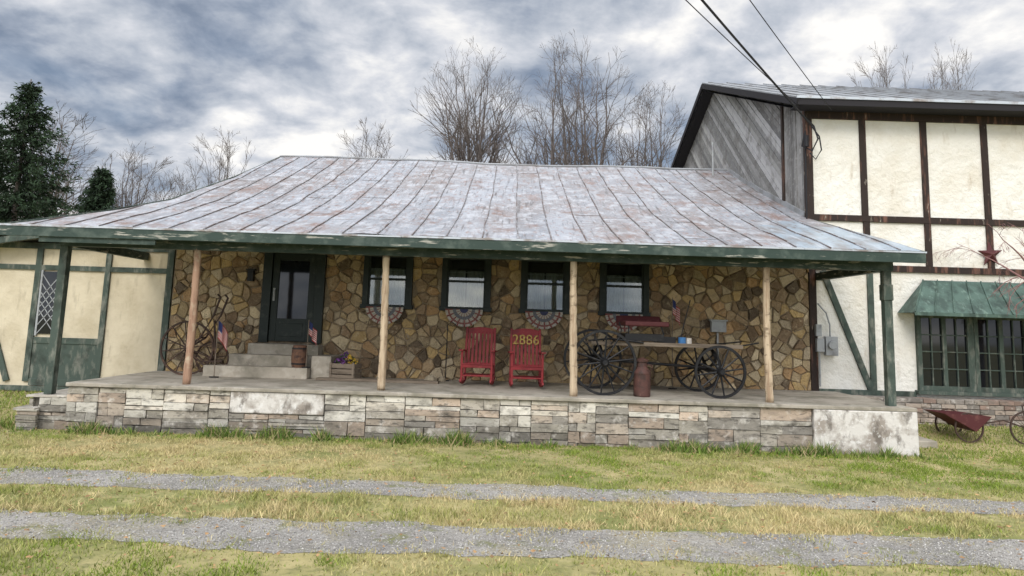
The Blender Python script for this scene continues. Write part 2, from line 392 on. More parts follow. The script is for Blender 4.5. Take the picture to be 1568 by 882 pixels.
mb = MB(); mb.add([(-7.0, 16.3, 0), (-7.0, 30.7, 0), (-7.0, 30.7, 3.4), (-7.0, 22, 6.6), (-7.0, 16.3, 4.4)], [(0, 1, 2, 3, 4)]); mb.add([(-7, 30.7, 0), (6.5, 30.7, 0), (6.5, 30.7, 3.4), (-7, 30.7, 3.4)], [(0, 1, 2, 3)]); mb.obj('side_wall', m_cream, H)

wins = [(-2.63, 1.06), (-.94, 1.06), (.76, 1.06), (2.46, 1.06)]
OPEN = [(c - w / 2 + .03, c + w / 2 - .03, 2.31, 3.46) for c, w in wins] + [(-5.28, -4.01, .8, 3.53)]
random.seed(5)
seeds = []
zz = .8
while zz < 3.95:
    xx = -7.3 + R(0, .2)
    while xx < 6.5:
        if random.random() > .20: seeds.append((xx + R(-.11, .11), zz + R(-.085, .085)))
        xx += R(.11, .31)
    zz += .158
SA = np.array(seeds); mb = MB()
pal = [(.46, .34, .18), (.52, .39, .225), (.36, .255, .145), (.26, .175, .10), (.60, .48, .30), (.42, .32, .19), (.15, .11, .07), (.42, .265, .13), (.52, .42, .28), (.50, .35, .16), (.30, .21, .125)]
for i, (sx, sz) in enumerate(seeds):
    poly = [(sx - .5, sz - .5), (sx + .5, sz - .5), (sx + .5, sz + .5), (sx - .5, sz + .5)]
    dist = ((SA - SA[i]) ** 2).sum(1); o = np.argsort(dist)[1:18]
    gap = R(.003, .011)
    for k in o:
        nx, nz = SA[k] - SA[i]; l = math.hypot(nx, nz); nx /= l; nz /= l
        poly = clip(poly, nx, nz, nx * (sx + SA[k][0]) / 2 + nz * (sz + SA[k][1]) / 2 - gap)
        if len(poly) < 3: break
    for a, b, c in ((-1, 0, 7.25), (1, 0, 6.45), (0, -1, -.8), (0, 1, 4.1)): poly = clip(poly, a, b, c) if len(poly) > 2 else poly
    dead = False
    for x0, x1, z0, z1 in OPEN:
        if x0 < sx < x1 and z0 < sz < z1: dead = True; break
        mg = [(x0 - sx, 1, 0, x0), (sx - x1, -1, 0, -x1), (z0 - sz, 0, 1, z0), (sz - z1, 0, -1, -z1)]
        b = max(mg)
        if len(poly) > 2: poly = clip(poly, b[1], b[2], b[3])
    if dead or len(poly) < 3: continue
    q = []
    for k in range(len(poly)):
        a = poly[k - 1]; b = poly[k]; c = poly[(k + 1) % len(poly)]
        t = R(.04, .22); t2 = R(.04, .22); q.append((b[0] + (a[0] - b[0]) * t * .6, b[1] + (a[1] - b[1]) * t * .6)); q.append((b[0] + (c[0] - b[0]) * t2 * .6, b[1] + (c[1] - b[1]) * t2 * .6))
    cx = sum(p[0] for p in q) / len(q); cz = sum(p[1] for p in q) / len(q)
    q = [(a + R(-.007, .007), b + R(-.007, .007)) for a, b in q]
    dep = R(.010, .055); col = random.choice(pal); f_ = R(.66, 1.12); col = tuple(c * f_ for c in col)
    tx = R(-.16, .16); tz = R(-.16, .16); n_ = len(q)
    r0 = [(a, WY - .001, b) for a, b in q]
    r1 = [(cx + (a - cx) * .95, WY - dep * .8, cz + (b - cz) * .95) for a, b in q]
    r2 = [(cx + (a - cx) * .82, WY - dep + tx * (a - cx) + tz * (b - cz), cz + (b - cz) * .82) for a, b in q]
    fs = []
    for k in range(n_):
        k2 = (k + 1) % n_
        fs += [(k, k2, n_ + k2, n_ + k), (n_ + k, n_ + k2, 2 * n_ + k2, 2 * n_ + k)]
    fs.append(tuple(range(2 * n_, 3 * n_)))
    mb.add(r0 + r1 + r2, fs, col)
mb.obj('fieldstone_facing', m_fieldstone, H)

# windows
for c, w in wins:
    x0 = c - w / 2; x1 = c + w / 2; z0 = 2.29; z1 = 3.48; zm = (z0 + z1) / 2
    mb = MB()
    mb.box(x0, x0 + .12, 15.88, 15.99, z0, z1); mb.box(x1 - .12, x1, 15.88, 15.99, z0, z1)
    mb.box(x0 + .12, x1 - .12, 15.883, 15.99, z1 - .12, z1); mb.box(x0 - .03, x1 + .03, 15.85, 15.99, z0 - .04, z0 + .05)
    mb.box(x0 + .12, x1 - .12, 15.90, 15.98, zm - .025, zm + .025)
    for xa in (x0 + .12, x1 - .155): mb.box(xa, xa + .035, 15.905, 15.98, z0 + .05, z1 - .12)
    mb.obj('window_frame', m_dgreen, H, bevel=.005)
    mb = MB(); mb.box(x0 + .1, x1 - .1, 15.925, 15.929, z0 + .04, z1 - .1); mb.obj('window_glass', m_glass, H)
    mb = MB(); mb.box(x0 + .05, x1 - .05, 15.990, 15.996, z0, z1 - .05); mb.obj('window_interior', m_dark, H)
    mb = MB(); vs = []; fs = []; N_ = 70
    for i in range(N_ + 1):
        t = i / N_; xx = x0 + .14 + (w - .28) * t
        yy = 15.962 + .014 * math.sin(t * 55 + c) + .006 * math.sin(t * 23)
        vs += [(xx, yy, z0 + .06), (xx, yy, z0 + .83)]
    fs = [(2 * i, 2 * i + 2, 2 * i + 3, 2 * i + 1) for i in range(N_) if not (32 < i < 36)]
    mb.add(vs, fs); mb.obj('curtain', m_curtain, H, smooth=True)
    mb = MB(); mb.tube([(x0 + .12, 15.955, z0 + .79), (x1 - .12, 15.955, z0 + .79)], .008, 6); mb.obj('curtain_rod', m_grey, H)
# door
mb = MB(); zt = 1.47
mb.box(-5.31, -5.12, 15.87, 15.99, zt, 3.53); mb.box(-4.18, -3.98, 15.87, 15.99, zt, 3.53); mb.box(-5.12, -4.18, 15.873, 15.99, 3.38, 3.53)
mb.obj('door_frame', m_dgreen, H, bevel=.006)
mb = MB(); mb.box(-5.11, -4.97, 15.92, 15.985, zt + .03, 3.37); mb.box(-4.33, -4.19, 15.92, 15.985, zt + .03, 3.37)
mb.box(-4.97, -4.33, 15.922, 15.985, 3.22, 3.37); mb.box(-4.97, -4.33, 15.922, 15.985, zt + .03, 1.98)
mb.box(-4.9, -4.4, 15.91, 15.925, 1.6, 1.88)
mb.obj('door', m_dgreen, H, bevel=.006)
mb = MB(); mb.box(-4.97, -4.33, 15.95, 15.96, 1.98, 3.22); mb.obj('door_glass', m_darkglass, H)
mb = MB(); mb.box(-5.07, -5.03, 15.89, 15.92, 2.35, 2.62); mb.tube([(-5.05, 15.9, 2.42), (-5.05, 15.86, 2.45), (-5.05, 15.86, 2.55), (-5.05, 15.9, 2.58)], .01, 6); mb.obj('door_handle', m_grey, H)
mb = MB()
mb.box(-5.42, -3.95, 15.60, 15.985, FZ, 1.45); mb.box(-5.7, -3.98, 15.25, 15.598, FZ, 1.235); mb.box(-6.02, -3.96, 14.88, 15.248, FZ, 1.02)
mb.box(-3.948, -3.55, 15.1, 15.985, FZ, 1.25)
mb.obj('door_steps', m_conc, H, bevel=.012)
mb = MB(); mb.box(4.3, 4.62, 15.80, 15.93, 1.97, 2.2); mb.box(4.27, 4.65, 15.78, 15.93, 2.2, 2.235); mb.box(4.44, 4.48, 15.9, 15.94, 1.2, 1.97); mb.obj('wall_box', m_grey, H, bevel=.01)
mb = MB(); mb.tube([(5.85, 21.2, 6.4), (5.85, 21.2, 7.5)], .03, 10); mb.obj('vent_pipe', m_grey, H)
mb = MB(); mb.box(-5.62, -5.5, 15.8, 15.93, 2.75, 2.98); mb.box(-5.65, -5.47, 15.78, 15.94, 2.98, 3.01); mb.obj('lantern', m_black, H)

# ------------------------------------------------------------------ porch
P = empty('porch')
mb = MB(); mb.box(-7.48, 6.97, 12.80, 15.999, .735, FZ); mb.obj('porch_floor', m_conc, P, bevel=.012)
mb = MB(); mb.box(-7.44, 5.2, 12.90, 13.2, -.1, .735); mb.box(-7.44, 6.9, 13.2, 15.95, -.1, .73); mb.box(-8.12, -7.45, 13.0, 15.2, -.1, .52); mb.obj('porch_core', m_joint, P)
def ashlar(mb, x0, x1, z0, z1, y0, axis='x', dark=0):
    xx = x0
    while xx < x1 - .02:
        w = R(.45, .95)
        if x1 - xx - w < .3: w = x1 - xx
        if random.random() < .08 and w > .5: w = R(.14, .2); cuts = [(0, 1)] if random.random() < .3 else [(0, .45), (.45, 1)]
        else:
            n_ = random.choice([5, 6, 6, 7, 7]); hs = [R(.5, 1.7) for _ in range(n_)]; t = sum(hs); a = 0; cuts = []
            for h_ in hs: cuts.append((a / t, (a + h_) / t)); a += h_
        for a, b in cuts:
            za = z0 + (z1 - z0) * a; zb = z0 + (z1 - z0) * b
            sp = [0, 1]
            if w > .4 and random.random() < .6: sp = [0, R(.3, .7), 1]
            for s0, s1 in zip(sp[:-1], sp[1:]):
                xa = xx + w * s0 + .006; xb = xx + w * s1 - .006
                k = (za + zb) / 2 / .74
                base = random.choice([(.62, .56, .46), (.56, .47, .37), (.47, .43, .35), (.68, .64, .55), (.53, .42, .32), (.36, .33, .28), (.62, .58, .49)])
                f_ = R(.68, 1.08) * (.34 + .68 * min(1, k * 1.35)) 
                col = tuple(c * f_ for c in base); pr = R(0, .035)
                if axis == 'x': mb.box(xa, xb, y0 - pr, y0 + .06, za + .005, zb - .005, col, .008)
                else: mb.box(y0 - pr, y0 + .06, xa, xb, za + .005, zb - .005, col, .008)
        xx += w
random.seed(21)
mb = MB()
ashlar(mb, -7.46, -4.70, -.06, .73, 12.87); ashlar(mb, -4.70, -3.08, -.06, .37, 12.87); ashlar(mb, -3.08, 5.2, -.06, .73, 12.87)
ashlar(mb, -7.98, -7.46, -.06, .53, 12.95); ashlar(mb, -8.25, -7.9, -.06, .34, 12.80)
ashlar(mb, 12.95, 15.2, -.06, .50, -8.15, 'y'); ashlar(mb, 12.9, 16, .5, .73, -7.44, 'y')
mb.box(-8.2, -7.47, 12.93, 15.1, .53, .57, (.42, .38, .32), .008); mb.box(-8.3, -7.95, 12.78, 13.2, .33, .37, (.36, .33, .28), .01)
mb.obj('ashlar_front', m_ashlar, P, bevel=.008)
mb = MB(); mb.box(-4.69, -3.09, 12.83, 12.93, .375, .733, j=.004); mb.box(5.21, 6.97, 12.80, 13.2, -.1, .733, j=.004); mb.box(6.90, 6.97, 13.2, 15.98, -.1, .733); mb.obj('concrete_face', m_white, P, bevel=.02)
for i, (px_, mt, r_) in enumerate([(-5.57, m_postred, .066), (-2.2, m_post, .068), (1.14, m_post, .066), (4.56, m_post, .064)]):
    mb = MB(); pts = []; rr = []
    for k in range(25):
        t = k / 24; pts.append((px_ + .02 * math.sin(3 * t + i) + R(-.004, .004), 13.1 + .012 * math.cos(4 * t + i), FZ + t * 2.36)); rr.append(r_ * (1.04 - .13 * t) * R(.92, 1.08))
    mb.tube(pts, rr, 12); mb.obj('log_post', mt, P, smooth=True)
mb = MB(); mb.box(-7.98, -7.84, 13.03, 13.17, .57, 3.14); mb.box(6.6, 6.74, 13.03, 13.17, FZ, 3.14); mb.box(6.585, 6.755, 13.015, 13.185, 2.62, 2.9); mb.obj('green_post', m_wgreen, P, bevel=.008)

# ------------------------------------------------------------------ left wing
Wg = empty('half_timbered_wing')
mb = MB(); mb.box(-15, -7.29, 16.02, 20, .0, 3.42); mb.obj('stucco_wall', m_cream, Wg)
mb = MB()
def vb(x, z0, z1, w=.12, y=15.97): mb.box(x - w / 2, x + w / 2, y, 16.03, z0, z1)
vb(-7.36, .3, 3.55, .14); vb(-8.70, .55, 3.4); vb(-10.2, .5, 3.4, .13); vb(-11.7, .5, 3.3); vb(-9.62, 1.45, 2.86, .1)
mb.box(-15, -7.43, 15.975, 16.03, 2.86, 2.97); mb.box(-15, -7.43, 15.976, 16.03, 3.32, 3.45); mb.box(-10.13, -8.76, 15.974, 16.03, 1.30, 1.43); mb.box(-10.13, -8.76, 15.975, 16.03, .42, .56)
mb.box(-15, -7.43, 15.972, 16.03, .3, .41)
mb.beam((-11.5, 15.985, 2.8), (-10.6, 15.985, .5), .05, .12, up=(1, 0, 0))
mb.obj('timbers', m_wgreen, Wg, bevel=.006)
mb = MB(); mb.box(-10.13, -8.76, 15.99, 16.03, .56, 1.30); mb.obj('green_panel', m_wgreen, Wg)
mb = MB(); mb.box(-10.08, -9.70, 15.985, 16.03, 1.5, 2.83); mb.obj('lattice_glass', m_darkglass, Wg)
mb = MB()
for k in range(-3, 9):
    z_ = 1.5 + k * .19
    for sgn in (1, -1):
        a = (-10.08, z_ if sgn > 0 else z_ + .5); b = (-9.70, z_ + .5 if sgn > 0 else z_)
        if min(a[1], b[1]) > 1.48 and max(a[1], b[1]) < 2.85: mb.beam((a[0], 15.98, a[1]), (b[0], 15.98, b[1]), .012, .016)
mb.box(-10.12, -10.08, 15.97, 16.0, 1.46, 2.86); mb.box(-9.71, -9.66, 15.97, 16.0, 1.46, 2.86); mb.obj('lattice', m_grey, Wg)
mb = MB(); mb.add([(-15, 15.6, 2.74), (-7.6, 15.6, 3.98), (-7.6, 20.3, 3.98), (-15, 20.3, 2.74), (-15, 15.6, 2.82), (-7.6, 15.6, 4.06), (-7.6, 20.3, 4.06), (-15, 20.3, 2.82)], [(4, 5, 6, 7), (3, 2, 1, 0)]); mb.obj('wing_roof', m_rmetal, Wg)
mb = MB(); mb.beam((-15, 15.58, 2.74), (-7.8, 15.58, 3.95), .04, .13); mb.obj('wing_fascia', m_wgreen, Wg)

# ------------------------------------------------------------------ right building
B = empty('half_timbered_building')
X0 = 6.5
mb = MB(); mb.box(X0 + .02, 20, 16.02, 16.3, .0, 6.98); mb.obj('stucco_wall', m_stucco, B)
mb = MB(); mb.box(19.8, 20, 16.3, 30.5, 0, 7); mb.box(X0, 20, 30.3, 30.5, 0, 7); mb.obj('rear_wall', m_stucco, B)
pent = [(16.0, 0.3), (30.5, 0.3), (30.5, 7.15), (23.3, 9.8), (16.0, 7.1)]
mb = MB(); mb.add([(X0 + .03, a, b) for a, b in pent], [(0, 1, 2, 3, 4)]); mb.obj('gable_backing', m_timberdk, B)
random.seed(3); mb = MB()
ang = math.radians(38); nx, nz = -math.sin(ang), math.cos(ang); wd = .15
for k in range(-200, 200):
    lo = k * wd; hi = lo + wd - .012
    p = clip(clip(pent, nx, nz, hi), -nx, -nz, -lo)
    if len(p) > 2: p = clip(p, -1, 0, -17.42)
    if len(p) > 2: p = clip(p, 0, -1, -3.5)
    if len(p) < 3: continue
    g_ = R(.13, .40); col = (g_ * 1.02, g_ * 1.0, g_ * R(.95, 1.0)); off = R(0, .02)
    n_ = len(p); mb.add([(X0 - off, a, b) for a, b in p] + [(X0 + .03, a, b) for a, b in p], [tuple(range(n_))] + [(i, (i + 1) % n_, (i + 1) % n_ + n_, i + n_) for i in range(n_)], col)
yy = 16.12
while yy < 17.3:
    g_ = R(.14, .30); mb.box(X0 - R(0, .015), X0 + .03, yy, yy + .14, 3.5, 7.1 + (yy - 16) * .36, (g_, g_ * .97, g_ * .93)); yy += .15
mb.obj('gable_boards', m_boards, B)
mb = MB()
mb.box(X0 - .04, X0 + .12, 15.96, 16.10, .3, 7.0); mb.box(X0 - .045, X0 + .02, 17.31, 17.42, 4.6, 7.5)
tb = lambda x, z0, z1, w=.14: mb.box(x - w / 2, x + w / 2, 15.975, 16.04, z0, z1)
for x_ in (7.75, 9.11, 10.46, 11.82, 13.2): tb(x_, 4.60, 6.78)
for x_ in (7.77, 9.11, 10.46, 11.82): tb(x_, 3.52, 4.46)
mb.box(X0 + .12, 20, 15.968, 16.04, 4.46, 4.60); mb.box(X0 + .12, 20, 15.966, 16.04, 3.38, 3.52); mb.box(X0 + .12, 20, 15.955, 16.04, 6.76, 7.0)
mb.obj('timbers', m_timber, B, bevel=.006)
mb = MB(); tb = lambda x, z0, z1, w=.14: mb.box(x - w / 2, x + w / 2, 15.975, 16.04, z0, z1)
tb(7.8, .85, 3.38, .13); mb.beam((6.78, 16.0, 3.36), (7.74, 16.0, .85), .06, .13, up=(1, 0, 0)); mb.box(X0 + .12, 8.7, 15.97, 16.04, .72, .85)
mb.obj('green_timbers', m_wgreen, B, bevel=.006)
mb = MB()
for (a, b) in (((15.45, 7.03), (23.3, 9.98)), ((23.3, 9.98), (31, 7.03))):
    mb.add([(6.1, a[0], a[1]), (20.4, a[0], a[1]), (20.4, b[0], b[1]), (6.1, b[0], b[1]), (6.1, a[0], a[1] + .06), (20.4, a[0], a[1] + .06), (20.4, b[0], b[1] + .06), (6.1, b[0], b[1] + .06)],
           [(0, 3, 2, 1), (4, 5, 6, 7), (0, 1, 5, 4), (0, 4, 7, 3)])
for i in range(24): mb.beam((6.3 + .6 * i, 15.46, 7.11), (6.3 + .6 * i, 23.3, 10.06), .025, .03)
mb.obj('roof', m_rmetal, B)
mb = MB(); mb.beam((6.1, 15.42, 6.96), (6.1, 23.3, 9.92), .05, .16); mb.beam((6.1, 23.3, 9.92), (6.1, 31, 6.96), .05, .16)
mb.box(6.1, 20.4, 15.42, 15.46, 6.90, 7.05); mb.box(6.13, 20.4, 15.46, 15.96, 6.92, 6.95)
mb.add([(6.13, 16, 7.0), (6.5, 16, 7.0), (6.5, 23.3, 9.75), (6.13, 23.3, 9.75), (6.13, 30.8, 6.95), (6.5, 30.8, 6.95)], [(0, 1, 2, 3), (3, 2, 5, 4)])
mb.obj('eave_boards', m_timberdk, B)
mb = MB(); mb.box(6.08, 20.4, 15.395, 15.45, 7.04, 7.10); mb.obj('eave_flashing', m_newmetal, B)
mb = MB(); zs0, zs1 = .88, 2.5
for a, b in ((8.74, 9.90), (9.96, 11.12)):
    mb.box(a, a + .09, 15.93, 16.03, zs0, zs1); mb.box(b - .09, b, 15.93, 16.03, zs0, zs1); mb.box(a + .09, b - .09, 15.93, 16.03, zs0, zs0 + .1); mb.box(a + .09, b - .09, 15.93, 16.03, zs1 - .09, zs1)
    c_ = (a + b) / 2; mb.box(c_ - .045, c_ + .045, 15.935, 16.03, zs0 + .1, zs1 - .09)
    for h0, h1 in ((a + .09, c_ - .045), (c_ + .045, b - .09)):
        m1 = (h0 + h1) / 2; mb.box(m1 - .013, m1 + .013, 15.95, 16.0, zs0 + .1, zs1 - .09)
        for k in range(1, 4):
            z_ = zs0 + .1 + (zs1 - zs0 - .19) * k / 4; mb.box(h0, h1, 15.952, 16.0, z_ - .013, z_ + .013)
mb.box(9.90, 9.96, 15.94, 16.03, zs0, zs1); mb.box(8.68, 11.2, 15.86, 16.03, zs0 - .08, zs0)
mb.obj('window_frame', m_wgreen, B, bevel=.005)
mb = MB(); mb.box(8.8, 11.1, 15.985, 16.01, zs0 + .02, zs1 - .02); mb.obj('window_glass', m_darkglass, B)
mb = MB(); A0 = [(8.36, 15.28, 2.50), (11.6, 15.28, 2.50), (11.45, 15.99, 3.22), (8.95, 15.99, 3.22)]
mb.add(A0 + [(8.36, 15.99, 2.50), (11.6, 15.99, 2.50)], [(0, 1, 2, 3), (0, 3, 4), (1, 5, 2), (0, 4, 5, 1)])
for i in range(9):
    t = i / 8; a = Vector(A0[0]).lerp(Vector(A0[1]), t); b = Vector(A0[3]).lerp(Vector(A0[2]), t); mb.beam(a + Vector((0, -.005, .01)), b + Vector((0, -.005, .01)), .022, .035)
mb.box(8.35, 11.61, 15.265, 15.285, 2.44, 2.51)
mb.obj('copper_awning', m_copper, B)
st = MB(); pts = []; c = Vector((10.42, 15.93, 3.82))
for k in range(10):
    r_ = .29 if k % 2 == 0 else .115; a = math.pi / 2 + k * math.pi / 5 + .05; pts.append((c.x + r_ * math.cos(a), 15.95, c.z + r_ * math.sin(a)))
st.add(pts + [(c.x, 15.87, c.z)], [(k, (k + 1) % 10, 10) for k in range(10)]); st.obj('barn_star', m_brownred, B)
mb = MB(); mb.box(6.74, 7.0, 15.84, 15.97, 1.55, 1.95); mb.tube([(6.87, 15.78, 1.77), (6.87, 15.85, 1.77)], .09, 16)
mb.box(6.55, 6.67, 15.86, 15.96, 1.95, 2.2); mb.box(6.56, 6.72, 15.86, 15.96, 1.62, 1.9); mb.tube([(6.62, 15.9, .9), (6.62, 15.9, 1.65)], .02, 8)
mb.tube([(6.87, 15.93, 1.95), (6.87, 15.93, 2.2), (6.8, 15.93, 2.45), (6.62, 15.93, 2.65)], .018, 8); mb.obj('electric_meter', m_grey, B, bevel=.008)
mb = MB(); mb.tube([(6.42, 15.85, 6.75), (6.55, 15.7, 6.5), (6.6, 15.62, 6.2), (6.5, 15.7, 5.95), (6.36, 15.9, 6.1), (6.44, 15.95, 6.4)], .02, 8)
mb.tube([(6.44, 15.9, 6.45), (6.43, 15.93, 3.6)], .018, 8); mb.tube([(6.4, 15.75, 6.3), (6.4, 15.75, 6.05)], .05, 8)
mb.tube([(6.5, 15.7, 6.5), (6.62, 15.6, 6.25), (6.66, 15.6, 5.95), (6.55, 15.65, 5.75), (6.45, 15.7, 5.9)], .016, 8); mb.obj('service_drop_loop', m_wire, B)

# low brick planter wall at right
PW = MB(); random.seed(9)
zz = .2
for row in range(6):
    xx = 7.15 - (row % 2) * .1
    while xx < 13:
        w = R(.18, .34); b = R(.7, 1.2); c_ = random.choice([(.27, .19, .15), (.34, .29, .24), (.25, .22, .19), (.38, .31, .25)])
        PW.box(xx, xx + w - .01, 15.28 - R(0, .02), 15.7, zz, zz + .085, tuple(v * b for v in c_), .004); xx += w
    zz += .095
PW.box(7.1, 13, 15.3, 15.98, .2, .74, (.15, .13, .11))
PW.obj('stone_planter_wall', m_ashlar, None, bevel=.006)
mb = MB(); mb.box(7.15, 7.75, 13.6, 14.3, .0, .16, j=.01); mb.box(7.05, 7.6, 14.4, 15.2, .1, .33, j=.01); mb.obj('stone_slab_step', m_conc, bevel=.02)

# ------------------------------------------------------------------ rocking chairs
def chair(loc, rz, number=False):
    E = empty('rocking_chair', loc, rz); mb = MB()
    for sx in (-.29, .29):
        pts = [(sx, -.42 + .88 * t, .05 + .18 * (t - .48) ** 2 * 1.6) for t in [i / 10 for i in range(11)]]
        for p, q in zip(pts[:-1], pts[1:]): mb.beam(p, q, .035, .05)
        mb.beam((sx, -.24, .06), (sx, -.25, .66), .045, .045, up=(0, 1, 0)); mb.beam((sx, .2, .06), (sx * .97, .36, 1.12), .045, .045, up=(0, 1, 0))
        mb.beam((sx * 1.05, -.32, .68), (sx * 1.05, .30, .66), .085, .028)
        mb.beam((sx, -.24, .2), (sx, .2, .2), .025, .03)
    for k in range(8):
        y_ = -.25 + k * .064; mb.beam((-.30, y_, .42 - .05 * k / 8), (.30, y_, .42 - .05 * k / 8), .055, .02)
    mb.beam((-.29, -.25, .38), (.29, -.25, .38), .03, .06); mb.beam((-.29, -.245, .2), (.29, -.245, .2), .025, .03); mb.beam((-.29, .22, .2), (.29, .22, .2), .025, .03)
    mb.beam((-.29, .238, .40), (.29, .238, .40), .025, .06)
    n_ = 10
    for k in range(n_):
        a = -.3 + .6 * k / n_; b = -.3 + .6 * (k + 1) / n_; f = lambda v: 1.08 + .05 * (1 - (v / .3) ** 2)
        mb.add([(a, .335, 1.0), (b, .335, 1.0), (b, .35, f(b)), (a, .35, f(a)), (a, .365, 1.0), (b, .365, 1.0), (b, .38, f(b)), (a, .38, f(a))], [(0, 1, 2, 3), (5, 4, 7, 6), (3, 2, 6, 7), (0, 4, 5, 1)])
    for k in range(7):
        x_ = -.225 + k * .075; mb.beam((x_, .245, .40), (x_, .345, 1.03), .05, .016, up=(0, 1, 0))
    mb.obj('chair_frame', m_red, E, bevel=.006)
    if number:
        cu = bpy.data.curves.new('number', 'FONT'); cu.body = '2886'; cu.size = .27; cu.extrude = .004; cu.align_x = 'CENTER'
        o = bpy.data.objects.new('number_plate', cu); cu.materials.append(m_yellow); link(o, E); o.location = (0, .27, .82); o.rotation_euler = (math.radians(82), 0, 0)
chair((-.58, 14.75, FZ), math.radians(-4)); chair((.36, 14.5, FZ), math.radians(3), True)

# ------------------------------------------------------------------ wagon
E = empty('buckboard_wagon', (0, 0, 0)); E.location = (2.75, 14.15, FZ); E.rotation_euler = (0, 0, math.radians(2))
mb = MB()
for yy in (-.7, .7):
    mb.wheel((-1.05, yy, .58), .58, 14, sr=.017, hr=.075, hl=.26); mb.wheel((1.05, yy, .47), .47, 12, sr=.017, hr=.07, hl=.26)
mb.tube([(-1.05, -.7, .58), (-1.05, .7, .58)], .03, 8); mb.tube([(1.05, -.7, .47), (1.05, .7, .47)], .03, 8)
for xx, z0 in ((-1.05, .62), (1.05, .52)):
    top = .88
    for sg in (1, -1):
        zc = (z0 + top) / 2; pts = [(xx, -.45 + .9 * t, zc + sg * (top - z0) / 2 * math.sin(math.pi * t)) for t in [i / 10 for i in range(11)]]
        for p, q in zip(pts[:-1], pts[1:]): mb.beam(p, q, .05, .02)
mb.tube([(-1.05, 0, .6), (1.05, 0, .5)], .025, 8)
mb.box(-.62, .1, -.42, .42, .97, 1.10); mb.tube([(-.55, -.38, 1.1), (-.55, -.38, 1.25)], .015, 6); mb.tube([(.1, -.38, 1.1), (.05, -.38, 1.25)], .015, 6)
mb.tube([(-.9, -.5, .9), (-.7, -.5, 1.15), (-.75, -.5, 1.3)], .012, 6); mb.tube([(.42, -.3, .95), (.5, -.3, 1.3), (.62, -.3, 1.75)], .01, 6)
mb.tube([(1.05, -.45, .9), (1.6, -.45, .95), (1.85, -.45, 1.0)], .016, 6); mb.tube([(1.05, .45, .9), (1.85, .45, 1.0)], .016, 6)
mb.tube([(-1.3, -.45, .95), (-.9, -.52, 1.0), (-.3, -.5, .94)], .02, 6)
mb.obj('wheels_and_springs', m_black, E)
mb = MB()
for k in range(6): mb.box(-1.25, 1.55, -.45 + k * .15, -.45 + k * .15 + .143, .90, .93)
mb.box(-1.25, 1.55, -.475, -.452, .88, .95); mb.obj('bed', m_oldwood, E, bevel=.004)
mb = MB()
mb.box(-.62, .2, -.42, .28, 1.24, 1.33); mb.add([(-.66, .28, 1.24), (.24, .28, 1.24), (.22, .42, 1.44), (-.64, .42, 1.44), (-.66, .33, 1.24), (.24, .33, 1.24), (.22, .47, 1.44), (-.64, .47, 1.44)], [(0, 1, 2, 3), (5, 4, 7, 6), (3, 2, 6, 7), (0, 3, 7, 4), (1, 5, 6, 2)])
mb.obj('seat', m_brownred, E, bevel=.02)
mb = MB(); mb.tube([(.45, -.35, .93), (.45, -.35, 1.06)], .07, 14); mb.obj('blue_pail', m_blue, E)
mb = MB(); mb.tube([(.58, -.35, .93), (.58, -.35, 1.05)], .05, 12); mb.obj('white_mug', m_white, E)
mb = MB(); mb.box(.0, .35, -.3, 0, .93, 1.06); mb.obj('tool_box', m_black, E, bevel=.01)
def milk_can(loc, s, mat):
    E = empty('milk_can', loc); mb = MB()
    pr_ = [(.0, .14), (.02, .15), (.03, .15), (.38, .15), (.41, .155), (.43, .15), (.52, .09), (.60, .085), (.61, .11), (.65, .115), (.67, .05), (.68, .02)]
    mb.tube([(0, 0, z * s) for z, r in pr_], [r * s for z, r in pr_], 22)
    for sx in (-1, 1): mb.tube([(sx * .13 * s, 0, .44 * s), (sx * .18 * s, 0, .50 * s), (sx * .17 * s, 0, .55 * s), (sx * .09 * s, 0, .56 * s)], .012 * s, 6)
    mb.obj('can_body', mat, E, smooth=False)
milk_can((2.41, 13.45, FZ), 1.0, M('brown_rusty_tin', (.085, .038, .03), [((.045, .025, .02), 7, .45, .6), ((.15, .08, .06), 14, .58, .7)], rough=.6))

# ------------------------------------------------------------------ wheel cultivator at left
E = empty('wheel_cultivator', (-6.42, 15.0, FZ)); mb = MB()
mb.wheel((0, 0, .54), .54, 12, w=.035, t=.035, sr=.013, hr=.06, hl=.16); mb.wheel((.42, .25, .34), .34, 10, w=.03, t=.028, sr=.011, hr=.045, hl=.12)
m_darkrust = M('dark_rusty_iron', (.055, .035, .027), [((.13, .075, .05), 12, .54, .68)], rough=.8)
mb.obj('iron_wheel', m_darkrust, E)
mb = MB()
for yy in (-.09, .09):
    mb.tube([(0, yy, .54), (.3, yy * 1.5, .75), (.55, yy * 2, 1.2), (.66, yy * 2.2, 1.56), (.6, yy * 2.2, 1.62)], .022, 7); mb.tube([(0, yy, .54), (.3, yy, .3), (.62, yy, .05)], .018, 6)
mb.beam((.3, -.12, .75), (.3, .12, .75), .03, .03); mb.beam((.62, 0, .02), (.5, 0, 1.1), .03, .04, up=(0, 1, 0)); mb.beam((.3, 0, .28), (.72, 0, .3), .03, .03)
mb.obj('handles', m_darkrust, E)

